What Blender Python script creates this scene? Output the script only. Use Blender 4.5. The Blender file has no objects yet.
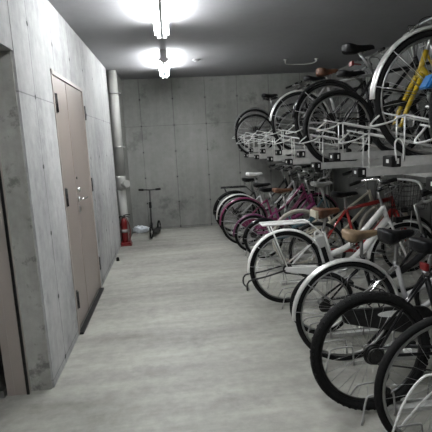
import bpy, bmesh, math, random
from mathutils import Vector, Matrix
random.seed(7)
PI = math.pi
scene = bpy.context.scene
COL = scene.collection

# ------------------------------------------------------------------ materials
def newmat(name):
    m = bpy.data.materials.new(name); m.use_nodes = True
    nt = m.node_tree; b = nt.nodes['Principled BSDF']
    return m, nt, b
def simple(name, col, rough=.5, metal=0.0, var=.12, scale=30, coat=0.0, bump=0.0):
    m, nt, b = newmat(name)
    tc = nt.nodes.new('ShaderNodeTexCoord'); n = nt.nodes.new('ShaderNodeTexNoise')
    n.inputs['Scale'].default_value = scale; n.inputs['Detail'].default_value = 4
    nt.links.new(tc.outputs['Object'], n.inputs['Vector'])
    r = nt.nodes.new('ShaderNodeValToRGB')
    r.color_ramp.elements[0].position = .3; r.color_ramp.elements[1].position = .7
    r.color_ramp.elements[0].color = [c*(1-var) for c in col]+[1]
    r.color_ramp.elements[1].color = [min(1, c*(1+var)) for c in col]+[1]
    nt.links.new(n.outputs['Fac'], r.inputs['Fac']); nt.links.new(r.outputs['Color'], b.inputs['Base Color'])
    b.inputs['Roughness'].default_value = rough; b.inputs['Metallic'].default_value = metal
    b.inputs['Coat Weight'].default_value = coat
    if max(col) < .02: b.inputs['Specular IOR Level'].default_value = .25
    if bump:
        bp = nt.nodes.new('ShaderNodeBump'); bp.inputs['Strength'].default_value = bump; bp.inputs['Distance'].default_value = .002
        nt.links.new(n.outputs['Fac'], bp.inputs['Height']); nt.links.new(bp.outputs['Normal'], b.inputs['Normal'])
    return m
MT = {}
def paint(key, col, rough=.3):
    MT[key] = simple('paint_'+key, col, rough, 0, .08, 20, .4)
paint('white', (.78,.78,.76)); paint('black', (.006,.006,.007)); paint('red', (.27,.014,.012)); paint('magenta', (.17,.02,.075))
paint('purple', (.13,.035,.09)); paint('teal', (.03,.085,.11)); paint('navy', (.02,.025,.09)); paint('yellow', (.42,.29,.01))
paint('silver', (.36,.36,.36), .3); paint('grey', (.16,.16,.16)); paint('blue', (.02,.12,.3)); paint('cream', (.42,.39,.31), .5)
paint('pink', (.2,.025,.11))
MT['chrome'] = simple('chrome', (.75,.75,.74), .18, 1, .05)
MT['alloy'] = simple('brushed_alloy', (.4,.4,.395), .38, 1, .08)
MT['fender_steel'] = simple('fender_steel', (.72,.72,.7), .3, .55, .06)
MT['steel_dark'] = simple('dark_steel', (.045,.045,.045), .4, .8, .2)
MT['rubber'] = simple('tyre_rubber', (.006,.006,.006), .8, 0, .3, 90, 0, .4)
MT['rubber_cream'] = simple('cream_tyre_rubber', (.36,.34,.29), .7, 0, .15, 60)
MT['gum'] = simple('gum_tyre_wall', (.35,.22,.1), .7, 0, .15, 60)
MT['leather_brown'] = simple('brown_leather', (.11,.045,.022), .5, 0, .2, 40, 0, .2)
MT['leather_tan'] = simple('tan_leather', (.21,.145,.085), .5, 0, .15, 40, 0, .2)
MT['vinyl_black'] = simple('black_vinyl', (.006,.006,.007), .45, 0, .2, 60, 0, .2)
MT['vinyl_grey'] = simple('grey_vinyl', (.28,.28,.27), .45, 0, .15, 60)
MT['vinyl_white'] = simple('white_vinyl', (.75,.75,.73), .45, 0, .08, 60)
MT['plastic_black'] = simple('black_plastic', (.008,.008,.008), .5, 0, .2)
MT['plastic_white'] = simple('white_plastic', (.7,.7,.68), .45, 0, .06)
MT['plastic_red'] = simple('red_plastic', (.14,.006,.006), .35, 0, .1)
MT['plastic_clear'] = simple('film_plastic', (.7,.74,.78), .3, 0, .15, 15, 0, .5)
MT['rack_paint'] = simple('rack_galvanised', (.46,.46,.44), .5, .15, .12, 25)
MT['rack_wire'] = simple('rack_white_wire', (.64,.64,.62), .4, .1, .08, 25)
MT['floor_wire'] = simple('floor_rack_wire', (.36,.36,.35), .4, .3, .1, 25)
MT['door'] = simple('door_beige_paint', (.25,.215,.19), .42, 0, .04, 3)
MT['frame'] = simple('frame_beige_paint', (.34,.30,.27), .4, 0, .04, 3)
MT['duct'] = simple('pipe_pvc_paint', (.33,.33,.31), .45, 0, .06, 4)
MT['lampbody'] = simple('lamp_white_enamel', (.8,.8,.8), .35, 0, .03)
MT['strip_black'] = simple('threshold_rubber', (.01,.01,.01), .6, 0, .2)
m, nt, b = newmat('lamp_tube_light'); b.inputs['Emission Color'].default_value = (.96,.985,1,1); b.inputs['Emission Strength'].default_value = 60
MT['tube'] = m

def concrete(name, c0, c1, axis, joint=None, tie=None, off=(0,0), rough=.75, stain=.35, floor=False, hole_r=.012, sscale=1.7):
    """board-formed concrete: cloudy tone, dark stains, form joints and tie holes in object space"""
    m, nt, b = newmat(name); N = nt.nodes; Lk = nt.links
    tc = N.new('ShaderNodeTexCoord')
    def mth(op, a, b_=None, c_=None):
        n = N.new('ShaderNodeMath'); n.operation = op
        for i, v in enumerate((a, b_, c_)):
            if v is None: continue
            if isinstance(v, (int, float)): n.inputs[i].default_value = v
            else: Lk.new(v, n.inputs[i])
        return n.outputs[0]
    def noise(scale, detail=5, rough_=.55, vec=None, sc3=None):
        n = N.new('ShaderNodeTexNoise'); n.inputs['Scale'].default_value = scale; n.inputs['Detail'].default_value = detail; n.inputs['Roughness'].default_value = rough_
        src = tc.outputs['Object']
        if sc3:
            mp = N.new('ShaderNodeMapping'); mp.inputs['Scale'].default_value = sc3; Lk.new(src, mp.inputs['Vector']); src = mp.outputs['Vector']
        Lk.new(src, n.inputs['Vector']); return n.outputs['Fac']
    big = noise(1.1 if not floor else .8, 6, .6, sc3=None if not floor else (.55,1.6,1))
    fine = noise(14, 8, .65); streak = noise(1.0, 5, .6, sc3=(9,9,.7) if not floor else (1.0,7,1))
    mix = mth('ADD', mth('MULTIPLY', big, .5), mth('ADD', mth('MULTIPLY', fine, .25), mth('MULTIPLY', streak, .25)))
    r = N.new('ShaderNodeValToRGB'); r.color_ramp.elements[0].position = .36; r.color_ramp.elements[1].position = .64
    r.color_ramp.elements[0].color = (*c0,1); r.color_ramp.elements[1].color = (*c1,1); Lk.new(mix, r.inputs['Fac'])
    col = r.outputs['Color']
    def darken(col, fac, tint):
        mx = N.new('ShaderNodeMixRGB'); mx.blend_type = 'MULTIPLY'; Lk.new(fac, mx.inputs['Fac']); Lk.new(col, mx.inputs['Color1']); mx.inputs['Color2'].default_value = (*tint,1); return mx.outputs['Color']
    # stains
    sn = noise(sscale, 7, .7); sr = N.new('ShaderNodeMapRange'); sr.inputs['From Min'].default_value = .56; sr.inputs['From Max'].default_value = .64; sr.inputs['To Max'].default_value = stain; Lk.new(sn, sr.inputs['Value'])
    col = darken(col, sr.outputs[0], (.5,.5,.5))
    height = fine
    if joint:
        sp = N.new('ShaderNodeSeparateXYZ'); Lk.new(tc.outputs['Object'], sp.inputs[0])
        h = mth('ADD', sp.outputs[axis], off[0]); v = mth('ADD', sp.outputs['Z'], off[1])
        def dist(x, step): # distance to nearest multiple
            return mth('ABSOLUTE', mth('SUBTRACT', mth('MODULO', mth('ADD', x, step*50.5), step), step*.5))
        dh = dist(h, joint[0]); dv = dist(v, joint[1])
        jl = mth('MAXIMUM', mth('LESS_THAN', dh, .006), mth('LESS_THAN', dv, .004))
        jf = mth('MULTIPLY', jl, mth('ADD', mth('MULTIPLY', noise(3), 1.3), -.05))
        col = darken(col, jf, (.3,.3,.3))
        th = dist(h, tie[0]); tv = dist(v, tie[1])
        d2 = mth('ADD', mth('MULTIPLY', th, th), mth('MULTIPLY', tv, tv))
        hole = mth('LESS_THAN', d2, hole_r**2)
        col = darken(col, hole, (.12,.12,.12))
        halo = N.new('ShaderNodeMapRange'); Lk.new(d2, halo.inputs['Value']); halo.inputs['From Min'].default_value = 0; halo.inputs['From Max'].default_value = .0016; halo.inputs['To Min'].default_value = .35; halo.inputs['To Max'].default_value = 0
        col = darken(col, halo.outputs[0], (.5,.5,.5))
        height = mth('SUBTRACT', fine, mth('MULTIPLY', mth('MAXIMUM', jl, hole), 1.5))
    Lk.new(col, b.inputs['Base Color']); b.inputs['Roughness'].default_value = rough
    bp = N.new('ShaderNodeBump'); bp.inputs['Strength'].default_value = .25; bp.inputs['Distance'].default_value = .004; Lk.new(height, bp.inputs['Height']); Lk.new(bp.outputs['Normal'], b.inputs['Normal'])
    return m
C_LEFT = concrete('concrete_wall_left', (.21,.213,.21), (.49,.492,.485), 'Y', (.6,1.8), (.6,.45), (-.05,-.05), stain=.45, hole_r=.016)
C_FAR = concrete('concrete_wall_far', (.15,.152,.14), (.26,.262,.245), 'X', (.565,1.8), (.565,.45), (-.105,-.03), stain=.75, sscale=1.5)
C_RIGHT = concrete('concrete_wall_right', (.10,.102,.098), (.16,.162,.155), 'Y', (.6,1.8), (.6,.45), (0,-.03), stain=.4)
C_CEIL = concrete('concrete_ceiling', (.225,.225,.232), (.26,.26,.268), 'X', stain=.05)
C_FLOOR = concrete('concrete_floor', (.15,.149,.13), (.40,.396,.355), 'X', stain=.3, sscale=2.4, rough=.5, floor=True)
C_JAMB = concrete('concrete_jamb', (.20,.20,.18), (.42,.42,.39), 'X', stain=1.0, sscale=4.5)
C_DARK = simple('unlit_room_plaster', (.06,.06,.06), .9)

# ------------------------------------------------------------------ mesh helpers
def BM(): return bmesh.new()
def box(bm, x0, x1, y0, y1, z0, z1, mi=0, bev=0):
    vs = [bm.verts.new((x, y, z)) for x in (x0, x1) for y in (y0, y1) for z in (z0, z1)]
    idx = [(0,1,3,2),(4,6,7,5),(0,4,5,1),(2,3,7,6),(0,2,6,4),(1,5,7,3)]
    fs = []
    for f in idx:
        fc = bm.faces.new([vs[i] for i in f]); fc.material_index = mi; fs.append(fc)
    if bev:
        es = list({e for f in fs for e in f.edges})
        bmesh.ops.bevel(bm, geom=es, offset=bev, segments=2, affect='EDGES', profile=.6)
    return vs
def tube(bm, pts, r, n=8, closed=False, mi=0, smooth=0, flat=None):
    """sweep a ring along a polyline (optionally Catmull-smoothed); r number or list"""
    pts = [Vector(p) for p in pts]
    if smooth:
        q = []; L = len(pts); rr = r if isinstance(r, (list, tuple)) else None; nr = []
        rng = L if closed else L-1
        for i in range(rng):
            p0 = pts[(i-1) % L] if (closed or i > 0) else pts[0]*2-pts[1]
            p1 = pts[i]; p2 = pts[(i+1) % L]; p3 = pts[(i+2) % L] if (closed or i+2 < L) else pts[-1]*2-pts[-2]
            for k in range(smooth):
                t = k/smooth
                q.append(.5*((2*p1)+(-p0+p2)*t+(2*p0-5*p1+4*p2-p3)*t*t+(-p0+3*p1-3*p2+p3)*t**3))
                if rr: nr.append(rr[i]*(1-t)+rr[(i+1) % L]*t)
        if not closed:
            q.append(pts[-1]);  nr.append(rr[-1] if rr else 0)
        pts = q
        if rr: r = nr
    L = len(pts); rings = []; up = None
    for i, p in enumerate(pts):
        a = pts[(i-1) % L] if (closed or i > 0) else p
        c = pts[(i+1) % L] if (closed or i < L-1) else p
        d = (c-a)
        if d.length < 1e-9: d = Vector((0,0,1))
        d.normalize()
        if up is None: up = Vector((0,1,0)) if abs(d.y) < .9 else Vector((0,0,1))
        s = d.cross(up)
        if s.length < 1e-6: s = d.cross(Vector((1,0,0)))
        s.normalize(); u = s.cross(d).normalized(); up = u
        ri = r[i] if isinstance(r, (list, tuple)) else r
        fl = flat or 1
        rings.append([bm.verts.new(p+(s*math.cos(2*PI*k/n)+u*math.sin(2*PI*k/n)*fl)*ri) for k in range(n)])
    rng = L if closed else L-1
    for i in range(rng):
        A, B = rings[i], rings[(i+1) % L]
        for k in range(n):
            f = bm.faces.new((A[k], A[(k+1) % n], B[(k+1) % n], B[k])); f.material_index = mi; f.smooth = True
    if not closed:
        f = bm.faces.new(rings[0][::-1]); f.material_index = mi
        f = bm.faces.new(rings[-1]); f.material_index = mi
def cyl(bm, a, b_, r, n=12, mi=0): tube(bm, [a, b_], r, n, mi=mi)
def torus(bm, c, R, r, nR=40, n=8, sx=1.0, mi=0):
    """ring in the XZ plane about c; sx flattens the tube radially"""
    rings = []
    for i in range(nR):
        a = 2*PI*i/nR; d = Vector((math.cos(a), 0, math.sin(a)))
        rings.append([bm.verts.new(Vector(c)+d*(R+r*sx*math.cos(2*PI*k/n))+Vector((0, r*math.sin(2*PI*k/n), 0))) for k in range(n)])
    for i in range(nR):
        A, B = rings[i], rings[(i+1) % nR]
        for k in range(n):
            f = bm.faces.new((A[k], B[k], B[(k+1) % n], A[(k+1) % n])); f.smooth = True; f.material_index = mi
def lathe(bm, prof, c, n=24, mi=0):
    rings = []
    for r, z in prof: rings.append([bm.verts.new((c[0]+r*math.cos(2*PI*k/n), c[1]+r*math.sin(2*PI*k/n), c[2]+z)) for k in range(n)])
    for A, B in zip(rings, rings[1:]):
        for k in range(n):
            f = bm.faces.new((A[k], A[(k+1) % n], B[(k+1) % n], B[k])); f.smooth = True; f.material_index = mi
    bm.faces.new(rings[0][::-1]); bm.faces.new(rings[-1])
def mesh_of(bm, name, mats):
    bmesh.ops.recalc_face_normals(bm, faces=bm.faces)
    me = bpy.data.meshes.new(name); bm.to_mesh(me); bm.free()
    for mm in (mats if isinstance(mats, (list, tuple)) else [mats]): me.materials.append(mm)
    return me
def obj(name, bm, mats, parent=None, loc=None, rot=None):
    me = bm if isinstance(bm, bpy.types.Mesh) else mesh_of(bm, name, mats)
    o = bpy.data.objects.new(name, me); COL.objects.link(o)
    if parent is not None: o.parent = parent
    if loc is not None: o.location = loc
    if rot is not None: o.rotation_euler = rot
    return o
def tag(o, label, cat, group=None):
    o['label'] = label; o['category'] = cat
    if group: o['group'] = group
    return o
def thing(name, label, cat, loc=(0,0,0), rot=(0,0,0), group=None):
    o = bpy.data.objects.new(name, None); COL.objects.link(o); o.location = loc; o.rotation_euler = rot
    o.empty_display_size = .1
    return tag(o, label, cat, group)
def struct(name, bm, mats):
    o = obj(name, bm, mats); o['kind'] = 'structure'; return o

# ------------------------------------------------------------------ the setting
XL, XR, YF, ZC = -.84, 2.98, 7.91, 2.626
YB = -2.2
bm = BM(); box(bm, -2.4, XR+.2, YB-.2, YF+.2, -.2, 0); struct('floor', bm, C_FLOOR)
bm = BM(); box(bm, -2.4, XR+.2, YB-.2, YF+.2, ZC, ZC+.2); struct('ceiling', bm, C_CEIL)
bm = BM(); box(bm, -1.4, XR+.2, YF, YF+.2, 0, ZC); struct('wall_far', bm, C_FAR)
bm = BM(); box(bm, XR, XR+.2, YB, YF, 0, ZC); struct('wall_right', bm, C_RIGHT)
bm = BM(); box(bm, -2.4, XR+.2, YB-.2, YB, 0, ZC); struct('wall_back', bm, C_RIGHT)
D0, D1, DH = 3.51, 4.71, 2.10       # double door
O0, O1, OH = 1.35, 2.71, 2.07       # open doorway in the near wall
bm = BM()
box(bm, XL-.14, XL, YB, O0, 0, ZC); box(bm, XL-.14, XL, O0, O1, OH, ZC)
box(bm, XL-.14, XL, O1+.014, D0, 0, ZC); box(bm, XL-.14, XL, D0, D1, DH, ZC)
box(bm, XL-.14, XL, D1, 6.76, 0, ZC)
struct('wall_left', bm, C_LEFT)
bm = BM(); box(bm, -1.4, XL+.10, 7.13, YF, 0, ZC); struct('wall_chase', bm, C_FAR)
bm = BM(); box(bm, -1.3, -1.02, 6.5, 7.13, 0, ZC); box(bm, -1.02, XL-.14, 6.5, 6.6, 0, ZC); struct('wall_recess', bm, C_RIGHT)
# room beyond the open doorway
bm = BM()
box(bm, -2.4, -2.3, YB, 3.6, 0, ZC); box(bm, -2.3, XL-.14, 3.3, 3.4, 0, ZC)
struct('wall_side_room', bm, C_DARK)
# concrete face of the jamb
bm = BM(); box(bm, XL-.139, XL-.013, O1-.004, O1+.012, 0, OH); struct('trim_1', bm, C_JAMB)
# steel frame of the open doorway
bm = BM()
box(bm, -1.115, XL-.14, O1-.035, O1+.12, 0, OH+.06); box(bm, -1.115, XL-.14, O0-.05, O1+.02, OH-.01, OH+.06)
box(bm, -1.075, -1.068, O1-.037, O1-.034, 0, OH)
fr = struct('door_2', bm, MT['frame'])
bm = BM(); box(bm, -1.30, -1.125, O1-.06, O1+.0, .0, .05); obj('threshold', bm, MT['alloy'], fr)
bm = BM(); box(bm, XL-.155, XL-.139, O1-.042, O1-.034, 0, OH); obj('sealant', bm, MT['steel_dark'], fr)
# double door
dr = struct('door_1', (lambda b_: (box(b_, XL-.06, XL+.006, D0, D0+.025, 0, DH), box(b_, XL-.06, XL+.006, D1-.025, D1, 0, DH), box(b_, XL-.06, XL+.006, D0, D1, DH-.03, DH), b_)[-1])(BM()), MT['frame'])
DM = 4.0
bm = BM(); box(bm, XL-.13, XL-.06, D0, D1, 0, DH); obj('door_backing', bm, MT['steel_dark'], dr)
leafs = []
for a, b_, nm in ((D0+.03, DM-.006, 'door_leaf'), (DM+.006, D1-.03, 'door_leaf')):
    bm = BM(); box(bm, XL-.05, XL-.006, a, b_, .03, DH-.036, bev=.003); leafs.append(obj(nm, bm, MT['door'], dr))
def hinge(y, z, p):
    bm = BM(); box(bm, XL-.006, XL+.004, y-.03, y+.03, z-.075, z+.075, bev=.002)
    cyl(bm, (XL+.008, y, z-.07), (XL+.008, y, z+.07), .009, 10); box(bm, XL+.002, XL+.009, y-.022, y+.022, z-.005, z+.005)
    obj('hinge', bm, MT['steel_dark'], p)
for z in (1.86, 1.13, .28): hinge(D0+.07, z, leafs[0]); hinge(D1+.01, z, leafs[1])
bm = BM(); y = DM+.06
cyl(bm, (XL-.008, y, 1.06), (XL+.006, y, 1.06), .026, 18); cyl(bm, (XL, y, 1.06), (XL+.05, y, 1.06), .010, 12)
tube(bm, [(XL+.05, y-.008, 1.06), (XL+.052, y+.04, 1.06), (XL+.048, y+.13, 1.06)], .009, 10, smooth=4)
obj('handle', bm, MT['chrome'], leafs[1])
bm = BM(); cyl(bm, (XL-.008, y, 1.145), (XL+.014, y, 1.145), .024, 18); cyl(bm, (XL+.01, y, 1.145), (XL+.02, y, 1.145), .012, 12); obj('lock_cylinder', bm, MT['chrome'], leafs[1])
bm = BM(); box(bm, XL-.008, XL+.002, y-.018, y+.018, .94, 1.0, bev=.002); obj('keyhole_plate', bm, MT['alloy'], leafs[1])
bm = BM(); cyl(bm, (XL-.008, y, 1.25), (XL+.001, y, 1.25), .012, 12); obj('peephole', bm, MT['steel_dark'], leafs[1])
bm = BM(); box(bm, XL-.004, XL+.035, D0+.01, D1-.03, .001, .02, bev=.003); obj('threshold', bm, MT['strip_black'], dr)

# ------------------------------------------------------------------ fluorescent lamps along the aisle
def lamp(y0, y1, label):
    L = y1-y0
    t = thing('ceiling_light', label, 'light', (0, y0, ZC), (0,0,0), 'fluorescent lights along the ceiling')
    bm = BM()   # V-section batten body
    n = 2
    prof = [(-.04, 0), (-.04, -.04), (-.012, -.145), (.012, -.145), (.04, -.04), (.04, 0)]
    A = [bm.verts.new((x, 0, z)) for x, z in prof]; B = [bm.verts.new((x, L, z)) for x, z in prof]
    for k in range(len(prof)):
        j = (k+1) % len(prof); bm.faces.new((A[k], A[j], B[j], B[k]))
    bm.faces.new(A[::-1]); bm.faces.new(B)
    obj('lamp_body', bm, MT['lampbody'], t)
    for yy in (-.012, L):
        bm = BM(); box(bm, -.042, .042, yy, yy+.012, -.15, 0, bev=.003)
        for s in (-1, 1): box(bm, s*.048-.018, s*.048+.018, yy+.012 if yy < 0 else yy-.02, yy+.03 if yy < 0 else yy, -.128, -.092, bev=.004)
        obj('end_cap', bm, MT['lampbody'], t)
    for s in (-1, 1):
        bm = BM(); cyl(bm, (s*.048, .035, -.11), (s*.048, L-.035, -.11), .014, 12); obj('tube', bm, MT['tube'], t)
    return t
lamp(3.09, 4.34, 'nearer glowing fluorescent batten light cut by the top of the photo')
lamp(5.60, 6.85, 'farther glowing fluorescent batten light near the far wall')
lamp(.45, 1.70, 'glowing fluorescent batten light above the viewer')

# ceiling fittings
bm = BM(); lathe(bm, [(.06, 0), (.058, -.012), (.035, -.02), (.03, -.03), (.005, -.032)], (.45, 6.3, ZC)); tag(obj('smoke_detector', bm, MT['grey']), 'small dark round detector on ceiling right of the farther light', 'smoke detector')
t = thing('pipe_bracket', 'thin pale bracket rod under the dark ceiling near the upper bicycles', 'bracket', (1.98, 6.6, ZC))
bm = BM(); tube(bm, [(-.24, -.08, -.03), (-.17, 0, -.06), (.17, 0, -.06), (.24, -.08, -.03)], .006, 8, smooth=3); obj('rod', bm, MT['rack_paint'], t)
for s in (-1, 1):
    bm = BM(); lathe(bm, [(.03, 0), (.03, -.01), (.01, -.014), (.01, -.04)], (s*.23, -.07, 0), 14); obj('mount', bm, MT['rack_paint'], t)

# ------------------------------------------------------------------ drain pipe, extinguisher, bag, scooter, door stop
t = thing('drain_pipe', 'off-white vertical drain pipe with elbow at the end of the left wall', 'pipe', (-.79, 6.98, 0))
bm = BM(); cyl(bm, (0,0,.98), (0,0,ZC), .078, 28); obj('pipe_section', bm, MT['duct'], t)
bm = BM(); cyl(bm, (0,0,0), (0,0,.9), .066, 28); obj('pipe_section', bm, MT['duct'], t)
bm = BM(); lathe(bm, [(.068,-.1), (.082,-.09), (.086,.07), (.086,.1), (.079,.11)], (0,0,.95), 28)
tube(bm, [(0,0,.93), (.06,-.06,.93), (.10,-.10,.94)], [.052,.052,.054], 18); obj('elbow_joint', bm, MT['duct'], t)
bm = BM(); cyl(bm, (.095,-.095,.94), (.108,-.108,.94), .058, 20); obj('clean_out_cap', bm, MT['duct'], t)
for z in (1.5, 2.3):
    bm = BM(); cyl(bm, (0,0,z-.012), (0,0,z+.012), .084, 28); box(bm, .06, .115, -.03, -.01, z-.012, z+.012, bev=.003); box(bm, -.1, -.05, -.02, .02, z-.012, z+.012); obj('clamp', bm, MT['alloy'], t)

t = thing('fire_extinguisher', 'red fire extinguisher in a red floor stand by the drain pipe', 'fire extinguisher', (-.775, 6.80, 0))
bm = BM(); box(bm, -.10, .10, -.10, .10, 0, .018, bev=.008); box(bm, -.085, .085, -.085, .085, .018, .05, bev=.01); obj('stand_base', bm, MT['plastic_red'], t)
bm = BM()
for s in (-1, 1): tube(bm, [(s*.07, .07, .04), (s*.075, .075, .25), (s*.03, .08, .40), (0, .08, .42)], .006, 8, smooth=4)
for s in (-1, 1): tube(bm, [(s*.07, -.06, .04), (s*.07, -.06, .16), (s*.07, .07, .18)], .005, 8, smooth=3)
obj('stand_frame', bm, MT['plastic_red'], t)
bm = BM(); lathe(bm, [(.042,.0), (.048,.01), (.048,.30), (.042,.33), (.027,.355), (.016,.36), (.016,.38)], (0,0,.052), 24); obj('cylinder', bm, MT['plastic_red'], t)
bm = BM(); lathe(bm, [(.0492,.0), (.0492,.05)], (0,0,.2), 24); obj('label_band', bm, MT['vinyl_grey'], t)
bm = BM(); cyl(bm, (0,0,.43), (0,0,.455), .02, 12); tube(bm, [(0,0,.46), (.05,0,.475), (.1,0,.47)], .007, 8, smooth=3); tube(bm, [(0,0,.45), (.05,0,.445), (.09,0,.43)], .006, 8, smooth=3); obj('valve_lever', bm, MT['plastic_black'], t)
bm = BM(); tube(bm, [(-.015,0,.45), (-.06,0,.44), (-.083,-.01,.33), (-.08,-.02,.16), (-.07,-.03,.12)], .009, 10, smooth=5); obj('hose', bm, MT['rubber'], t)
bm = BM(); cyl(bm, (-.07,-.03,.12), (-.067,-.035,.07), .013, 10); obj('nozzle', bm, MT['plastic_black'], t)

bm = BM(); bmesh.ops.create_icosphere(bm, subdivisions=4, radius=.1)
for v in bm.verts:
    d = v.co.normalized(); k = 1+.22*math.sin(9*d.x+3)*math.cos(8*d.y)+.16*math.sin(17*d.z+5*d.x)+.08*math.sin(31*d.x+27*d.y)
    v.co = Vector((d.x*.13*k, d.y*.09*k, max(0, .055+d.z*.062*k)))
for f in bm.faces: f.smooth = True
tag(obj('plastic_bag', bm, MT['plastic_clear'], loc=(-.60, 7.72, 0)), 'crumpled white plastic bag on the floor in the far left corner', 'bag')

bm = BM(); lathe(bm, [(.022,0),(.02,.02),(.018,.045),(.006,.05)], (0,0,0), 16); box(bm, -.006,.006,-.03,.03,.01,.04)
tag(obj('door_stop', bm, MT['rubber'], loc=(-.79, 5.85, 0)), 'small black door stop on floor beside the left wall', 'door stop')

t = thing('kick_scooter', 'dark kick scooter with T handlebar leaning on the far wall', 'scooter', (-.38, 7.13, 0), (0,0,math.radians(-100)))
bm = BM(); tube(bm, [(0,0,.13), (-.03,0,.40), (-.07,0,.79)], .012, 10); obj('steering_column', bm, MT['steel_dark'], t)
bm = BM(); tube(bm, [(-.07,-.17,.80), (-.07,0,.79), (-.07,.17,.80)], .010, 10); hb = obj('handlebar', bm, MT['steel_dark'], t)
for s in (-1, 1):
    bm = BM(); cyl(bm, (-.07,s*.10,.796), (-.07,s*.18,.80), .017, 12); obj('grip', bm, MT['rubber'], hb)
bm = BM(); box(bm, -.06,-.02,-.02,.02,.5,.6,bev=.006); obj('folding_clamp', bm, MT['plastic_black'], t)
bm = BM(); box(bm, -.52,-.10,-.055,.055,.06,.08,bev=.006); tube(bm, [(-.12,0,.07),(-.05,0,.16),(-.02,0,.27)], .016, 10); obj('deck', bm, MT['steel_dark'], t)
for x, r_ in ((.02,.115), (-.58,.10)):
    bm = BM(); torus(bm, (x,0,r_), r_-.014, .014, 32, 8); w = obj('wheel', bm, MT['rubber'], t)
    bm = BM(); cyl(bm, (x,-.018,r_), (x,.018,r_), .02, 12)
    for k in range(5): cyl(bm, (x,0,r_), (x+math.cos(k*1.2566)*.082,0,r_+math.sin(k*1.2566)*.082), .005, 6)
    obj('hub', bm, MT['alloy'], w)
bm = BM()
for s in (-1, 1): tube(bm, [(-.01,s*.02,.25),(.02,s*.022,.10)], .008, 8)
for s in (-1, 1): tube(bm, [(-.45,s*.03,.07),(-.58,s*.03,.10)], .008, 8)
obj('fork', bm, MT['steel_dark'], t)

# ------------------------------------------------------------------ bicycles
_cache = {}
def wheel_meshes(R, tw, tyre, rim, rimw):
    key = (R, tw, tyre, rim, rimw)
    if key in _cache: return _cache[key]
    nR = 56
    bm = BM(); torus(bm, (0,0,0), R-tw, tw, nR, 10)
    tmats = [MT[tyre]]
    if tyre == 'gum':
        tmats = [MT['gum'], MT['rubber']]
        for f in bm.faces:
            c = f.calc_center_median()
            if math.hypot(c.x, c.z) > R-tw*.75: f.material_index = 1
    if tw > .023:   # tread blocks
        for i in range(nR):
            a = 2*PI*i/nR
            for s in (-1, 1):
                c = Vector((math.cos(a), 0, math.sin(a)))*(R-tw*.33)+Vector((0, s*tw*.75, 0)); d = Vector((math.cos(a), 0, math.sin(a))); tt = Vector((-math.sin(a), 0, math.cos(a)))
                tube(bm, [c-tt*.006, c+tt*.006], .0045, 4)
    ty = mesh_of(bm, 'tyre', tmats)
    bm = BM(); torus(bm, (0,0,0), R-2*tw-.004, rimw, nR, 8, .7); rm = mesh_of(bm, 'wheel', MT[rim])
    bm = BM(); ns = 28 if R > .28 else 20; rr = R-2*tw-.008
    for i in range(ns):
        a = 2*PI*i/ns; s = 1 if i % 2 else -1; off = (.35 if (i//2) % 2 else -.35)
        h = Vector((math.cos(a+off)*.022, s*.03, math.sin(a+off)*.022)); tube(bm, [h, (math.cos(a)*rr, 0, math.sin(a)*rr)], .0012, 3)
    sp = mesh_of(bm, 'spokes', MT['alloy'])
    bm = BM(); cyl(bm, (0,-.055,0), (0,.055,0), .012, 12)
    for s in (-1, 1): cyl(bm, (0,s*.027,0), (0,s*.033,0), .028, 16); cyl(bm, (0,s*.052,0), (0,s*.065,0), .009, 8)
    hb = mesh_of(bm, 'hub', MT['alloy'])
    _cache[key] = (ty, rm, sp, hb); return _cache[key]
def fender_bm(c, R, a0, a1, w=.026, stays=True, hub=None, flap=None):
    bm = BM(); n = 30; rings = []
    for i in range(n+1):
        a = a0+(a1-a0)*i/n; d = Vector((math.cos(a), 0, math.sin(a)))
        ww = w*(1 if 2 < i < n-2 else .85)
        row = []
        for k in range(7):
            u = (k-3)/3; row.append(bm.verts.new(Vector(c)+d*(R-.016*u*u)+Vector((0, u*ww, 0))))
        for k in range(6, -1, -1):
            u = (k-3)/3; row.append(bm.verts.new(Vector(c)+d*(R-.016*u*u-.003)+Vector((0, u*ww*.93, 0))))
        rings.append(row)
    m = len(rings[0])
    for A, B in zip(rings, rings[1:]):
        for k in range(m):
            f = bm.faces.new((A[k], A[(k+1) % m], B[(k+1) % m], B[k])); f.smooth = True
    bm.faces.new(rings[0]); bm.faces.new(rings[-1][::-1])
    return bm
def stays_bm(c, R, angs, w=.03):
    bm = BM()
    for a in angs:
        e = Vector(c)+Vector((math.cos(a), 0, math.sin(a)))*(R-.012)
        for s in (-1, 1): tube(bm, [Vector(c)+Vector((0, s*.058, 0)), e+Vector((0, s*w, 0))], .0028, 5)
    return bm
def saddle_bm(L, W, th=.05, nose=.022):
    bm = BM(); n = 22; rings = []; m = 16
    for i in range(n+1):
        q = i/n; t = .5-.5*math.cos(PI*(.04+.92*q))     # 0 = rear, 1 = nose; stations bunch up at both ends
        x = -L*.5+L*t
        e = (1-abs(2*t-1)**6)**.5                        # rounded ends
        k_ = min(1, max(0, (t-.12)/.5)); k_ = k_*k_*(3-2*k_)
        w = (W*.5*(1-k_)+nose*k_)*e
        top = .022*(1-t)**2-.012*math.sin(PI*t)+.004*t-.018*(1-e)
        h = th*1.25*(1-.68*min(1, t*1.05))*(.35+.65*e)
        row = []
        for k in range(m):
            a = 2*PI*k/m; cy, cz = math.cos(a), math.sin(a)
            row.append(bm.verts.new((x, math.copysign(abs(cy)**.8, cy)*w, top+(cz*.018*e if cz > 0 else cz*h*(.5+.5*abs(cy))))))
        rings.append(row)
    for A, B in zip(rings, rings[1:]):
        for k in range(m):
            f = bm.faces.new((A[k], A[(k+1) % m], B[(k+1) % m], B[k])); f.smooth = True
    bm.faces.new(rings[0]); bm.faces.new(rings[-1][::-1]); return bm
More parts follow.
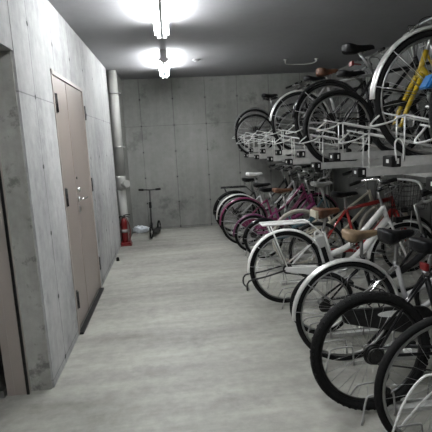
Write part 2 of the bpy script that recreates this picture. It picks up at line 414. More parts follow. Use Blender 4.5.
def basket_bm(x0, x1, w, z0, z1):
    bm = BM(); t = .035
    def ring(z, g, r): tube(bm, [(x0+g*.6,-w+g,z), (x1-g,-w+g,z), (x1-g,w-g,z), (x0+g*.6,w-g,z)], r, 5, closed=True)
    for i in range(6):
        f = i/5; ring(z0+(z1-z0)*f, t*(1-f), .0035 if i in (0, 5) else .0018)
    def wire(xb, yb, xt, yt): tube(bm, [(xb,yb,z0), (xt,yt,z1)], .0016, 4)
    for i in range(9):
        f = i/8; yb = -w+t+(2*w-2*t)*f; yt = -w+2*w*f
        wire(x1-t, yb, x1, yt); wire(x0+t*.6, yb, x0, yt)
        xb = x0+t*.6+(x1-x0-t*1.6)*f; xt = x0+(x1-x0)*f
        wire(xb, -w+t, xt, -w); wire(xb, w-t, xt, w)
        tube(bm, [(xb,-w+t,z0), (xb,w-t,z0)], .0016, 4)
    return bm

def bicycle(name, label, x, y, z, R=.34, wb=1.06, style='diamond', frame='black', tyre='rubber', tw=.018, rim='alloy', rimw=.011,
            gr=(.1, .05), fender=None, ffender=None, saddle='vinyl_black', sw=.16, sl=.26, sh=.88, sdx=0.0, bar='swept', barz=1.02, barmat='alloy', grip='plastic_black',
            carrier=None, basket=None, battery=False, guard=None, stand=True, lean=0, steer=0, yaw=0, derail=False, reflector=True, lock=None,
            stays='frame', fa=(-.05, PI*1.02), plate=False, bumper=False, ft=1, forkmat=None, bbx=None, flap=None, cat='bicycle', group=None, sth=.065, childseat=False):
    T = thing(name, label, cat, (x, y, z), (math.radians(lean), 0, math.radians(yaw)), group)
    F = MT[frame]; S = MT[frame] if stays == 'frame' else MT[stays]
    Rh = R
    def wheel(cx, parent, origin=(0,0,0)):
        ty, rm, sp, hb = wheel_meshes(R, tw, tyre, rim, rimw)
        w = obj('wheel', rm, None, parent, (cx, 0, Rh)); w.rotation_euler = (0, random.uniform(0, 1), 0)
        for nm, me in (('tyre', ty), ('spokes', sp), ('hub', hb)): obj(nm, me, None, w)
        if reflector and R > .3:
            bm = BM(); box(bm, R*.62-.02, R*.62+.02, -.012, .012, -.011, .011, bev=.003); obj('spoke_reflector', bm, MT['plastic_white'], w)
        return w
    mini = style == 'mini'
    bb = Vector((.44 if R > .3 else .40, 0, .275)); seatz = .75 if style == 'diamond' else (.66 if not mini else .60)
    bb.x += .02 if battery else 0
    if bbx: bb.x = bbx
    st = Vector((bb.x-(seatz-bb.z)*.29, 0, seatz))
    ang = Vector((-.33, 0, 1)).normalized()          # steering axis
    htop_z = .84 if not mini else .74; hlow_z = max(2*R+.03, .69) if not mini else .58
    if R < .28: hlow_z = .58
    def axis(zz): return Vector((wb-.04-(zz-R)*.33, 0, zz))
    ht, hl = axis(htop_z), axis(hlow_z)
    bm = BM(); tr = .016
    tube(bm, [hl, ht], .02, 12)
    tube(bm, [bb, st], tr, 12)
    cyl(bm, bb-Vector((0,.036,0)), bb+Vector((0,.036,0)), .022, 14)
    if style == 'diamond':
        tube(bm, [st-Vector((0,0,.02)), ht-Vector((0,0,.03))], [.015,.015*ft], 12); tube(bm, [bb, hl+Vector((0,0,.02))], .019*ft, 12)
    elif style == 'step':
        m1 = bb.lerp(hl, .45)-Vector((0,0,.06))
        tube(bm, [bb, m1, hl+Vector((0,0,.02))], .019*ft, 12, smooth=5)
        s2 = bb.lerp(st, .38); m2 = s2.lerp(ht, .42)-Vector((0,0,.08))
        tube(bm, [s2, m2, ht-Vector((0,0,.03))], .016*ft, 12, smooth=5)
    elif style == 'mixte':
        for s in (-1, 1): tube(bm, [Vector((.06, s*.05, R+.02)), bb.lerp(st, .55)+Vector((0, s*.022, 0)), ht-Vector((0, -s*.01, .03))], .010, 8)
        tube(bm, [bb, hl+Vector((0,0,.02))], .018, 12)
    else:
        mid = bb.lerp(st, .30)
        tube(bm, [mid, mid.lerp(hl, .55)-Vector((0,0,.03)), hl+Vector((0,0,.03))], .026*ft, 14, smooth=4)
        tube(bm, [mid.lerp(hl, .5), ht-Vector((0,0,.02))], .010, 8)
    obj('frame', bm, F, T)
    bm = BM()
    for s in (-1, 1):
        tube(bm, [(0, s*.06, Rh), (R+.03 if R+.03 < bb.x-.02 else bb.x-.04, s*.038, (Rh+bb.z)/2), bb+Vector((-.01, s*.02, 0))], .009, 8)
        top = st-Vector((0,0,.03)) if not mini else bb.lerp(st, .8)
        tube(bm, [(0, s*.06, Rh), Vector((0, s*.06, Rh)).lerp(top, .6)+Vector((0, -s*.016, 0)), top+Vector((0, s*.016, 0))], .0075, 8)
    obj('rear_stays', bm, S, T)
    wheel(0, T)
    # saddle
    sp = Vector((st.x-(sh-seatz)*.27+sdx, 0, sh))
    bm = BM(); tube(bm, [st-Vector((0,0,.02)), sp-Vector((0,0,.035))], .0125, 12); cyl(bm, st-Vector((0,.022,.005)), st+Vector((0,.022,-.005)), .012, 8); obj('seat_post', bm, MT['alloy'], T)
    s_ = obj('saddle', saddle_bm(sl, sw, sth), MT[saddle], T, sp)
    if bumper:
        bm = BM(); box(bm, -sl*.5-.008, -sl*.5+.022, -sw*.40, sw*.40, -.06, .008, bev=.008); obj('saddle_bumper', bm, MT['cream'], s_)
    bm = BM()
    for s in (-1, 1): tube(bm, [(-sl*.38, s*.03, -.03), (-sl*.1, s*.022, -.045), (sl*.15, s*.02, -.045), (sl*.38, s*.008, -.02)], .0035, 6, smooth=3)
    if sw > .19:
        for s in (-1, 1):
            for k in range(4): torus(bm, (-sl*.33, s*.05, -.07+.012*k), .014, .003, 12, 5)
    obj('saddle_rails', bm, MT['chrome'], s_)
    # steering assembly
    PV = bpy.data.objects.new('fork', None)
    bm = BM(); cr = axis(hlow_z-.012)
    off = ht
    def L(v): return Vector(v)
    ff = 1.5 if forkmat else 1
    for s in (-1, 1):
        tube(bm, [L(cr)+Vector((0, s*.02, 0)), L(cr)+Vector((.01, s*.045, -.03)), L((wb-.045, s*.052, R+.12)), L((wb, s*.056, Rh))], [.013*ff,.012*ff,.011*ff,.008*ff], 8, smooth=3)
    cyl(bm, L(cr)-Vector((0,.03,0)), L(cr)+Vector((0,.03,0)), .016, 10)
    me = mesh_of(bm, 'fork', MT[forkmat] if forkmat else (MT[frame] if not mini else MT['alloy']))
    bpy.data.objects.remove(PV)
    fk = obj('fork', me, None, T)
    wheel(wb, fk)
    stem_top = axis(barz-.03)
    bm = BM(); tube(bm, [ht-Vector((0,0,.02)), stem_top], .0125, 12); fwd = stem_top+Vector((.06,0,.025)); tube(bm, [stem_top-Vector((.005,0,.005)), fwd], .013, 10); obj('stem', bm, MT['alloy'], fk)
    bm = BM(); bx, bz = fwd.x, fwd.z
    if bar == 'swept': hp = [(-.20,.29,.0), (-.10,.285,.03), (.02,.17,.05), (.01,.04,0), (0,0,0)]
    elif bar == 'flat': hp = [(-.03,.30,.01), (-.02,.15,.005), (0,0,0)]
    elif bar == 'high': hp = [(-.18,.28,.12), (-.06,.27,.14), (.05,.15,.12), (.03,.05,.02), (0,0,0)]
    else: hp = [(.0,.21,-.13), (.09,.21,-.09), (.10,.205,-.02), (.05,.2,.0), (0,.12,0), (0,0,0)]
    pts = [(bx+a, b_, bz+c) for a, b_, c in hp]; pts = pts+[(p[0], -p[1], p[2]) for p in pts[-2::-1]]
    tube(bm, pts, .011, 10, smooth=5); hb = obj('handlebar', bm, MT[barmat], fk)
    for s in (-1, 1):
        bm = BM(); p0 = Vector((bx+hp[0][0], s*hp[0][1], bz+hp[0][2])); p1 = Vector((bx+hp[1][0], s*hp[1][1], bz+hp[1][2])); d = (p1-p0).normalized()
        tube(bm, [p0-d*.005, p0+d*.115], .016, 10); obj('grip', bm, MT[grip], hb)
        bm = BM(); q = p0+d*.14; tube(bm, [q, q+Vector((.03,0,-.02)), q-d*.05+Vector((.045,0,-.035)), q-d*.13+Vector((.05,0,-.04))], .005, 6, smooth=3); obj('brake_lever', bm, MT['alloy'], hb)
    bm = BM()
    for s in (-1, 1): tube(bm, [(bx, s*.14, bz), (bx+.1, s*.08, bz-.02), (bx+.08, s*.02, bz-.16), tuple(cr+Vector((.03, 0, .0)))], .0028, 5, smooth=5)
    obj('brake_cable', bm, MT['plastic_black'], fk)
    if not mini or basket:
        bm = BM(); lx = cr.x+.09; box(bm, lx-.03, lx+.04, -.028, .028, cr.z-.02, cr.z+.035, bev=.01); obj('headlamp', bm, MT['plastic_black'], fk)
    # drivetrain
    bm = BM(); yy = -.062
    torus(bm, bb+Vector((0, yy, 0)), .078, .004, 28, 6)
    for k in range(5):
        a = k*2*PI/5; cyl(bm, bb+Vector((0, yy, 0)), bb+Vector((math.cos(a)*.078, yy, math.sin(a)*.078)), .006, 6)
    cyl(bm, bb-Vector((0,.09,0)), bb+Vector((0,.08,0)), .011, 10)
    ca = random.uniform(-.5, .5) if not plate else .15
    e = {}
    for s, sg in ((-1, 1), (1, -1)):
        y_ = s*.085; e[s] = bb+Vector((math.cos(ca)*.165*sg, y_+s*.008, math.sin(ca)*.165*sg)); tube(bm, [bb+Vector((0, y_, 0)), e[s]], [.012,.009], 8)
    ck = obj('crank', bm, MT['alloy'] if frame != 'black' else MT['steel_dark'], T)
    for s in (-1, 1):
        bm = BM(); c = e[s]+Vector((0, s*.055, 0)); box(bm, c.x-.045, c.x+.045, c.y-.04, c.y+.04, c.z-.012, c.z+.012, bev=.005); cyl(bm, e[s], c, .006, 8); obj('pedal', bm, MT['plastic_black'], ck)
    bm = BM(); rs = .04
    tube(bm, [(0, yy, Rh+rs), (bb.x, yy, bb.z+.08)], .0045, 5); tube(bm, [(0, yy, Rh-rs), (bb.x, yy, bb.z-.08)], .0045, 5)
    torus(bm, (0, yy, Rh), rs, .006, 20, 6); cyl(bm, (0, yy+.006, Rh), (0, yy-.006, Rh), .034, 16)
    obj('chain', bm, MT['steel_dark'], T)
    if guard:
        bm = BM(); n = 10; pr = []
        for i in range(n+1): a = -PI/2+PI*i/n; pr.append((bb.x+.02+math.cos(a)*gr[0], bb.z+math.sin(a)*gr[0]))
        for i in range(n+1): a = PI/2+PI*i/n; pr.append((-.01+math.cos(a)*gr[1], Rh+math.sin(a)*gr[1]))
        A = [bm.verts.new((px, -.088, pz)) for px, pz in pr]; B = [bm.verts.new((px, -.068, pz)) for px, pz in pr]
        bm.faces.new(A); bm.faces.new(B[::-1])
        for i in range(len(pr)):
            j = (i+1) % len(pr); bm.faces.new((A[i], A[j], B[j], B[i]))
        bmesh.ops.bevel(bm, geom=[e_ for e_ in bm.edges if abs(e_.verts[0].co.y-e_.verts[1].co.y) < 1e-5 and e_.verts[0].co.y < -.08], offset=.005, segments=2, affect='EDGES')
        g = obj('chain_guard', bm, MT[guard], T)
        if plate:
            bm = BM(); n = 24; c = (bb.x*.58, -.0895, (Rh+bb.z)/2+.035)
            A = [bm.verts.new((c[0]+math.cos(2*PI*k/n)*.085, c[1], c[2]+math.sin(2*PI*k/n)*.02)) for k in range(n)]
            B = [bm.verts.new((v.co.x, c[1]-.003, v.co.z)) for v in A]; bm.faces.new(B)
            for k in range(n): bm.faces.new((A[k], A[(k+1) % n], B[(k+1) % n], B[k]))
            obj('guard_badge', bm, MT['plastic_white'], g)
    if derail:
        bm = BM(); 
        for k, rr in enumerate((.055,.046,.038,.03)): torus(bm, (0, -.038-.008*k, Rh), rr, .0035, 28, 5); cyl(bm, (0, -.037-.008*k, Rh), (0, -.039-.008*k, Rh), rr, 20)
        obj('cassette', bm, MT['steel_dark'], T)
        bm = BM(); tube(bm, [(.01,-.075,Rh-.03),(.05,-.085,Rh-.09),(.03,-.08,Rh-.15),(.05,-.08,Rh-.20)], .011, 8, smooth=3)
        for p in ((.04,Rh-.1),(.05,Rh-.19)): cyl(bm, (p[0],-.07,p[1]), (p[0],-.085,p[1]), .022, 12)
        obj('derailleur', bm, MT['steel_dark'], T)
    # fenders
    def fend(cx, a0, a1, mt, par):
        f_ = obj('fender', fender_bm((cx,0,Rh), R+.022, a0, a1, max(.026, tw+.010)), MT[mt], par)
        aa = [a1-.18, a1-.75] if cx == 0 else [a1-.2]
        obj('fender_stay', stays_bm((cx,0,Rh), R+.02, aa, max(.026, tw+.010)), MT['alloy'], f_)
        return f_
    if fender:
        rf = fend(0, fa[0], fa[1], fender, T)
        if flap:
            bm = BM(); a = fa[1]; d = Vector((math.cos(a),0,math.sin(a))); tt = Vector((-math.sin(a),0,math.cos(a))); c = Vector((0,0,Rh))+d*(R+.02)
            A = [c+d*.012-tt*.04, c-d*.012-tt*.04, c-d*.014+tt*.02, c+d*.03+tt*.035]
            vs = [bm.verts.new(p+Vector((0,s*.034,0))) for s in (-1,1) for p in A]
            bm.faces.new(vs[:4]); bm.faces.new(vs[4:][::-1])
            for i in range(4): j = (i+1) % 4; bm.faces.new((vs[i], vs[j], vs[4+j], vs[4+i]))
            bmesh.ops.bevel(bm, geom=list(bm.edges), offset=.008, segments=2, affect='EDGES'); obj('mud_flap', bm, MT[flap], rf)
        if reflector == 'fender':
            bm = BM(); a = fa[1]-.55; c = Vector((0,0,Rh))+Vector((math.cos(a),0,math.sin(a)))*(R+.034); bmesh.ops.create_uvsphere(bm, u_segments=12, v_segments=8, radius=.014)
            for v in bm.verts: v.co = v.co+c
            obj('rear_reflector', bm, MT['plastic_red'], rf)
    elif reflector == 'seat':
        bm = BM(); c = sp+Vector((-.05-.02*0, 0, -.13)); box(bm, c.x-.02, c.x, -.03, .03, c.z-.02, c.z+.02, bev=.005); tube(bm, [c, c+Vector((.07,0,-.01))], .006, 6); obj('rear_reflector', bm, MT['plastic_red'], T)
    if fender and ffender is not False: fend(wb, .25, PI*.98, ffender or fender, fk)
    if carrier:
        cz = 2*R+.075; w = .075; bm = BM(); x0, x1 = -.21, .20
        tube(bm, [(x0,-w*.7,cz), (x0+.03,-w,cz), (x1-.03,-w,cz), (x1,-w*.5,cz), (x1,w*.5,cz), (x1-.03,w,cz), (x0+.03,w,cz), (x0,w*.7,cz)], .0085, 8, closed=True, smooth=3)
        for s in (-.022, .022): tube(bm, [(x0,s,cz), (x1,s,cz)], .004, 8)
        for xx in (-.1, .0, .1): tube(bm, [(xx,-w,cz-.004), (xx,w,cz-.004)], .0055, 8)
        for s in (-1, 1):
            tube(bm, [(x0+.06,s*w,cz), (0,s*.072,Rh)], .0065, 8); tube(bm, [(x1,s*.03,cz), tuple(st+Vector((.0,s*.02,-.04)))], .005, 6)
        obj('carrier', bm, MT[carrier], T)
    if basket:
        x0 = ht.x+.10; obj('basket', basket_bm(x0, x0+.27, .17, .80 if not mini else .72, 1.02 if not mini else .94), MT[basket], fk)
        bm = BM()
        for s in (-1, 1): tube(bm, [(x0+.12, s*.1, .795 if not mini else .715), (wb, s*.062, Rh)], .004, 6)
        obj('basket_stay', bm, MT['alloy'], fk)
    if battery:
        d = (st-bb).normalized(); n_ = Vector((-d.z, 0, d.x)); 
        def slab(bm, u0, u1, v0, v1, w, bev):
            vs = [bm.verts.new(bb+d*u+n_*v+Vector((0, s*w, 0))) for s in (-1, 1) for u, v in ((u0,v0),(u1,v0),(u1,v1),(u0,v1))]
            fs = [bm.faces.new(vs[:4]), bm.faces.new(vs[4:][::-1])]
            for i in range(4): j = (i+1) % 4; fs.append(bm.faces.new((vs[i], vs[4+i], vs[4+j], vs[j])))
            bmesh.ops.bevel(bm, geom=list({e_ for f in fs for e_ in f.edges}), offset=bev, segments=2, affect='EDGES')
        bm = BM(); slab(bm, .06, .36, .020, .10, .042, .008); bt = obj('battery', bm, MT['fender_steel'], T)
        bm = BM(); slab(bm, .10, .26, .035, .085, .0435, .004); obj('battery_panel', bm, MT['plastic_black'], bt)
        bm = BM(); tube(bm, [bb+d*.345+n_*.03, bb+d*.40+n_*.045, bb+d*.40+n_*.08, bb+d*.355+n_*.09], .008, 8, smooth=4); obj('battery_handle', bm, MT['plastic_white'], bt)
        bm = BM(); cyl(bm, bb+Vector((-.0,-.05,-.0)), bb+Vector((-.0,.05,-.0)), .075, 24); obj('motor_unit', bm, MT['silver'], T)
    if stand == 'double':
        bm = BM(); e2 = Vector((-.40, 0, Rh-.12))
        tube(bm, [(0,.075,Rh), (-.22,.085,Rh-.05), (-.36,.10,Rh-.07), (-.38,.10,Rh-.15), (-.35,0,Rh-.17), (-.38,-.10,Rh-.15), (-.36,-.10,Rh-.07), (-.22,-.085,Rh-.05), (0,-.075,Rh)], .008, 8, smooth=3); obj('kickstand', bm, MT['steel_dark'], T)
    elif stand:
        bm = BM(); tube(bm, [(0,.07,Rh), (-.02,.085,Rh-.03), (-.30,.10,Rh+.02)], .007, 8, smooth=2); obj('kickstand', bm, MT['alloy'], T)
    if childseat:
        zc = 2*R+.12; bm = BM(); box(bm, -.20, .12, -.14, .14, zc, zc+.06, bev=.025); box(bm, -.24, -.19, -.15, .15, zc, zc+.42, bev=.02); box(bm, -.22, .10, -.17, -.14, zc, zc+.18, bev=.012); box(bm, -.22, .10, .14, .17, zc, zc+.18, bev=.012); obj('child_seat', bm, MT['plastic_black'], T)
    return T

# lower row, near to far (x of the rear hub, y of the slot)
G1 = 'bicycles parked in the lower row'
ZL = .018
low = [
 dict(name='bicycle', label='nearest lower-row bicycle, cut by the bottom right corner, with thin grey-rimmed wheel', x=1.18, y=1.74, R=.345, style='step', frame='silver', rim='alloy', rimw=.015, saddle='vinyl_black', stand=False, reflector=False, fender=None),
 dict(name='mountain_bicycle', label='black mountain bicycle with a fat knobbly tyre in the lower row', x=1.00, y=2.12, R=.335, style='diamond', frame='black', tw=.027, rim='steel_dark', saddle='vinyl_black', sw=.17, sh=.91, sdx=.10, sth=.09, bar='flat', derail=True, stand=False, reflector='seat'),
 dict(name='city_bicycle', label='lower-row bicycle with a long silver rear fender, black saddle and an oval guard badge', x=1.08, y=2.66, R=.345, style='step', frame='silver', fender='fender_steel', saddle='vinyl_black', sw=.2, sl=.23, sh=.855, sdx=.06, sth=.11, guard='steel_dark', plate=True, bar='swept', barz=1.04, stays='chrome', stand=False),
 dict(name='folding_bicycle', label='dark small-wheeled bicycle with a wide tan saddle behind the silver-fendered one', x=1.06, y=3.08, R=.25, wb=.98, style='mini', frame='black', saddle='leather_tan', sw=.21, sl=.27, sh=.775, sdx=.04, sth=.10, fender=None, stand=False, bar='high', barz=.98),
 dict(name='electric_bicycle', label='white step-through electric bicycle with a white rear carrier, battery and brown saddle', x=.975, y=3.78, R=.335, wb=1.12, style='step', frame='white', ft=1.7, fender='white', saddle='leather_brown', sw=.2, sl=.245, sh=.835, sdx=.085, sth=.115, carrier='white', battery=True, guard='white', gr=(.052,.022), bumper=True, basket='plastic_black', bar='swept', barz=1.02, barmat='chrome', stand='double', tw=.02),
 dict(name='road_bicycle', label='red framed bicycle with a slim black saddle, in front of the cream-tyred one', x=1.46, y=4.36, R=.31, wb=1.0, style='diamond', frame='red', ft=1.7, saddle='vinyl_black', sw=.15, sl=.28, sh=.90, sdx=.03, bar='flat', stand=False),
 dict(name='city_bicycle', label='bicycle with pale cream tyres and light grey saddle behind the white electric one', x=1.45, y=4.95, R=.335, wb=1.05, style='mixte', frame='cream', tyre='rubber_cream', tw=.022, fender=None, saddle='vinyl_grey', sw=.17, sh=.95, sdx=.03, bar='swept', stand=False),
 dict(name='folding_bicycle', label='teal small-wheeled bicycle with brown saddle and black tyres', x=1.10, y=5.35, R=.25, wb=.98, style='mini', frame='teal', saddle='leather_brown', sw=.19, sh=.86, sdx=.02, fender='black', bar='high', barz=.98, stand=False),
 dict(name='folding_bicycle', label='small-wheeled bicycle with magenta frame and purple-pink rear fender', x=1.03, y=5.70, R=.25, wb=1.0, style='mini', frame='pink', saddle='vinyl_black', sw=.18, sh=.84, fender='purple', bar='swept', barz=.98, stand=True),
 dict(name='city_bicycle', label='magenta city bicycle with a magenta fender over its full-size rear wheel', x=.99, y=6.16, R=.335, wb=1.06, style='step', frame='magenta', fender='magenta', saddle='vinyl_black', sw=.2, sh=.86, guard='magenta', basket='plastic_black', stand=True),
 dict(name='city_bicycle', label='far lower-row bicycle with silver fender and a raised white saddle', x=.99, y=6.62, R=.335, wb=1.06, style='step', frame='silver', fender='fender_steel', saddle='vinyl_white', sw=.16, sh=.98, sdx=.02, bar='swept', basket='alloy', stand=False),
 dict(name='city_bicycle', label='farthest lower-row bicycle, black with a flat black carrier beside the far wall', x=.99, y=7.12, R=.335, wb=1.06, style='step', frame='black', fender='black', saddle='vinyl_black', sw=.2, sh=.86, carrier='black', bar='swept', basket='steel_dark', stand=False),
]
leans = [0, -1.5, 1, 1.5, -1, 1, -1.5, 1, -1, 1, -1, 1]
for d, ln in zip(low, leans):
    bicycle(z=ZL, group=G1, lean=ln, **d)

# upper tier trays and bicycles
PITCH = .4255; Y0 = 1.895
NT = 14
def tray_y(k): return Y0+PITCH*k
def tray_z(k): return 1.238 if k % 2 == 0 else 1.325      # underside of the rail
ZT = .022                                                  # channel floor above the underside
names = ['nearest', 'second nearest', 'third nearest', 'fourth nearest', 'fifth nearest', 'sixth nearest', 'seventh nearest', 'seventh farthest', 'sixth farthest', 'fifth farthest', 'fourth farthest', 'third farthest', 'second farthest', 'farthest']
def tray_meshes():
    bm = BM(); x0, x1 = .03, 1.66; w = .045
    box(bm, x0, x1, -w, w, 0, .012)
    for s in (-1, 1):
        box(bm, x0, x1, s*w-.004, s*w+.004, 0, .05); box(bm, x0, x1, s*w-.010 if s > 0 else s*w-.0, s*w if s > 0 else s*w+.010, .044, .052)
    rail = mesh_of(bm, 'rail', MT['rack_paint'])
    bm = BM(); box(bm, -.025, .03, -.052, .052, -.004, .056, bev=.006); cap = mesh_of(bm, 'end_cap', MT['plastic_black'])
    bm = BM(); box(bm, -.0275, -.025, -.022, .006, .018, .038, bev=.001); lab = mesh_of(bm, 'cap_label', MT['plastic_white'])
    bm = BM(); box(bm, .004, .016, -.0535, -.052, .014, .042, bev=.001); lab2 = mesh_of(bm, 'cap_label', MT['plastic_white'])
    gs = []; h = .27; r = .0048
    for s in (-1, 1):
        bm = BM(); ys = s*.042
        cyl(bm, (.05, ys, .045), (.05, ys, h), r, 8)
        tube(bm, [(-.06 if s > 0 else .05, ys, h+.025 if s > 0 else h), (.05, ys, h), (.62, ys, .14), (.66, ys, .05)], r, 8)
        if s < 0: tube(bm, [(.05, ys, h), (0, -.06, h-.015), (-.05, -.08, h-.035), (-.16, -.085, h-.05), (-.06, .0, h+.015)], r*1.1, 8, smooth=4)
        gs.append(mesh_of(bm, 'wheel_guide', MT['rack_wire']))
    bm = BM()
    tube(bm, [(-.0, -.056, .03), (-.01, -.056, .12), (.01, -.056, .145), (.035, -.056, .12), (.04, -.056, .03)], r, 8, smooth=3)
    return rail, cap, lab, lab2, gs, mesh_of(bm, 'hoop', MT['rack_wire'])
TM = tray_meshes()
for k in range(NT):
    if tray_y(k) > 7.6: continue
    t = thing('rack_tray', 'rack_tray', 'bicycle rack', (1.2, tray_y(k), tray_z(k)), (0,0,0), 'upper-tier bicycle rack trays')
    hl = 'lower-set' if k % 2 == 0 else 'higher-set'
    t['label'] = '%s of the grey upper-tier rack trays, a %s one with black end cap' % (names[k], hl)
    obj('rail', TM[0], None, t); c = obj('end_cap', TM[1], None, t); obj('cap_label', TM[2], None, c); obj('cap_label', TM[3], None, c)
    for g in TM[4]: obj('wheel_guide', g, None, t)
    if k == 1: obj('hoop', TM[5], None, t)
# frame that carries the trays
t = thing('bicycle_rack', 'grey steel beams and posts that carry the upper rack trays', 'bicycle rack', (0,0,0))
ylo, yhi = 1.2, 7.75
for x in (1.95, 2.72):
    bm = BM(); box(bm, x-.03, x+.03, ylo, yhi, 1.155, 1.233, bev=.004); obj('beam', bm, MT['rack_paint'], t)
for y in (2.38, 5.53, 7.5):
    bm = BM(); box(bm, 2.69, 2.75, y-.03, y+.03, .008, 1.16, bev=.004); obj('post', bm, MT['rack_paint'], t)
    bm = BM(); box(bm, 2.64, 2.80, y-.07, y+.07, 0, .01, bev=.002); obj('foot_plate', bm, MT['rack_paint'], t)
    bm = BM(); box(bm, 1.92, 2.72, y-.02, y+.02, 1.10, 1.157, bev=.003); obj('cross_beam', bm, MT['rack_paint'], t)
for k in range(1, NT, 2):
    if tray_y(k) > 7.6: continue
    bm = BM(); y = tray_y(k)
    for x in (1.95, 2.72): box(bm, x-.02, x+.02, y-.03, y+.03, 1.2335, 1.3245)
    obj('tray_spacer', bm, MT['rack_paint'], t)

G2 = 'bicycles parked on the upper tier'
up = [
 (0, dict(name='bicycle', label='nearest upper-tier bicycle with tan-walled tyre and white fender tipped in blue', x=1.50, R=.345, style='step', frame='white', tyre='gum', tw=.02, fender='white', flap='blue', fa=(.3, PI*.90), saddle='vinyl_black')),
 (1, dict(name='city_bicycle', label='large upper-tier bicycle with a wide silver rear fender, just left of the blue-tipped one', x=1.44, R=.345, style='step', frame='grey', fender='fender_steel', saddle='vinyl_black', sh=.86, fa=(0, PI*1.0), guard=None, stand=False)),
 (3, dict(name='folding_bicycle', label='small upper-tier bicycle with bright yellow frame seen through the large silver-fendered wheel', x=2.63, R=.20, wb=.95, rim='steel_dark', tw=.016, yaw=180, forkmat='yellow', style='mini', frame='yellow', ft=1.35, saddle='vinyl_black', sw=.14, sh=.74, sdx=-.02, bar='flat', barz=.95, stand=False, reflector=False, stays='black')),
 (4, dict(name='sports_bicycle', label='black upper-tier bicycle with a bare black rear tyre, sleek black saddle and pale rim', x=1.405, R=.312, wb=1.04, style='diamond', frame='black', tw=.023, rim='alloy', saddle='vinyl_black', sw=.15, sl=.27, sh=.95, sth=.09, sdx=-.08, bar='flat', stand=False, derail=True, reflector='seat')),
 (5, dict(name='city_bicycle', label='upper-tier bicycle with thick black rear fender, half hidden behind the sleek black one', x=1.47, R=.325, wb=1.03, style='step', frame='black', fender='black', saddle='vinyl_black', sw=.16, sh=.72, sdx=-.1, fa=(0, PI*.98), bar='flat', stand=False)),
 (7, dict(name='city_bicycle', label='upper-tier bicycle with narrow silver rear fender and raised brown saddle', x=1.46, R=.33, wb=1.04, style='diamond', frame='silver', fender='fender_steel', saddle='leather_brown', sw=.18, sl=.25, sh=.875, sdx=.05, fa=(0, PI*.97), bar='flat', sth=.10)),
 (8, dict(name='sports_bicycle', label='dark upper-tier bicycle hidden behind the silver-fendered one, low black saddle showing', x=1.56, R=.30, wb=1.0, style='diamond', frame='black', saddle='vinyl_black', sw=.16, sh=.94, stand=False, bar='flat')),
 (12, dict(name='sports_bicycle', label='black upper-tier bicycle with bare thin tyre and black saddle near the far wall', x=1.36, R=.325, wb=1.02, style='diamond', frame='black', saddle='vinyl_black', sw=.15, sh=.93, stand=False, bar='flat')),
 (13, dict(name='city_bicycle', label='farthest upper-tier bicycle with a dark fender against the far wall', x=1.44, R=.335, wb=1.02, style='step', frame='grey', fender='grey', saddle='vinyl_black', sw=.18, sh=.84, stand=False, bar='swept')),
]
for i, (k, d) in enumerate(up):
    bicycle(y=tray_y(k), z=tray_z(k)+ZT-.008, group=G2, lean=(-.6, .5, .6, -.5, .5, -.6, .4, -.5, .4)[i], **d)

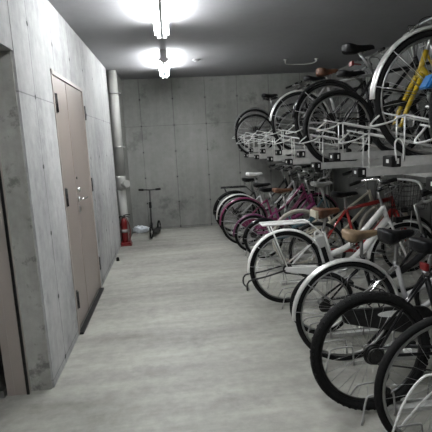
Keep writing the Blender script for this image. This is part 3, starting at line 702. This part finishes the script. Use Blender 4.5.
# lower tier floor rails with wire hoops
def low_meshes():
    bm = BM(); x0, x1 = .12, 1.55
    box(bm, x0, x1, -.036, .036, .0, .010)
    for s in (-1, 1): box(bm, x0, x1, s*.036-.003, s*.036+.003, 0, .024)
    rail = mesh_of(bm, 'rail', MT['rack_paint'])
    hs = []
    for s in (-1, 1):
        bm = BM(); y = s*.056
        tube(bm, [(-.04, y+s*.05, .004), (.0, y+s*.01, .11), (.03, y, .135), (.14, y, .14), (.16, y, .12), (.17, y, .006)], .0055, 8, smooth=4)
        hs.append(mesh_of(bm, 'wheel_guide', MT['floor_wire']))
    bm = BM()
    tube(bm, [(.42, -.056, .006), (.44, -.056, .2), (.46, -.03, .25), (.46, .03, .25), (.44, .056, .2), (.42, .056, .006)], .0055, 8, smooth=3)
    return rail, hs, mesh_of(bm, 'hoop', MT['floor_wire'])
LM = low_meshes()
near = ['under the nearest lower-row bicycle', 'under the fat-tyred mountain bicycle', 'under the silver-fendered bicycle with the oval badge', 'under the tan-saddled small bicycle', 'under the white electric bicycle',
        'under the red bicycle', 'under the cream-tyred bicycle', 'under the teal small bicycle', 'under the purple-fendered small bicycle', 'under the magenta city bicycle', 'under the bicycle with raised white saddle', 'under the farthest black bicycle']
for d, nl in zip(low, near):
    t = thing('floor_rack', 'low grey floor rail with wire hoops '+nl, 'bicycle rack', (.94, d['y'], 0), (0,0,0), 'floor rails of the lower bicycle row')
    obj('rail', LM[0], None, t)
    for g in LM[1]: obj('wheel_guide', g, None, t)
    obj('hoop', LM[2], None, t)
# white cable lock looped through the nearest wheel
bm = BM(); tube(bm, [(.885,1.67,.12), (.885,1.66,.22), (.94,1.66,.37), (1.02,1.66,.465), (1.10,1.665,.45), (1.15,1.70,.38), (1.13,1.78,.30), (1.02,1.80,.16), (.92,1.76,.07)], .0055, 10, closed=True, smooth=6)
tag(obj('cable_lock', bm, MT['plastic_white']), 'white looped cable lock on the nearest lower-row wheel', 'lock')

# ------------------------------------------------------------------ world, camera
w = bpy.data.worlds.new('World'); scene.world = w; w.use_nodes = True
w.node_tree.nodes['Background'].inputs['Color'].default_value = (.5,.55,.6,1); w.node_tree.nodes['Background'].inputs['Strength'].default_value = .001
f, p, y, r = 441.57, .1665, .0954, -.052
fw = Vector((math.sin(y)*math.cos(p), math.cos(y)*math.cos(p), -math.sin(p))); rt = Vector((math.cos(y), -math.sin(y), 0)); u = rt.cross(fw)
rt2 = rt*math.cos(r)+u*math.sin(r); u2 = -rt*math.sin(r)+u*math.cos(r)
M = Matrix((rt2, u2, -fw)).transposed().to_4x4(); M.translation = (0, 0, 1.5054)
cd = bpy.data.cameras.new('camera'); cam = bpy.data.objects.new('camera', cd); COL.objects.link(cam)
cd.sensor_width = 36; cd.lens = f/432*36; cd.clip_start = .02; cam.matrix_world = M
scene.camera = cam
vs = scene.view_settings; vs.view_transform = 'Standard'; vs.look = 'None'; vs.gamma = 1; vs.use_curve_mapping = False; vs.exposure = 1.4
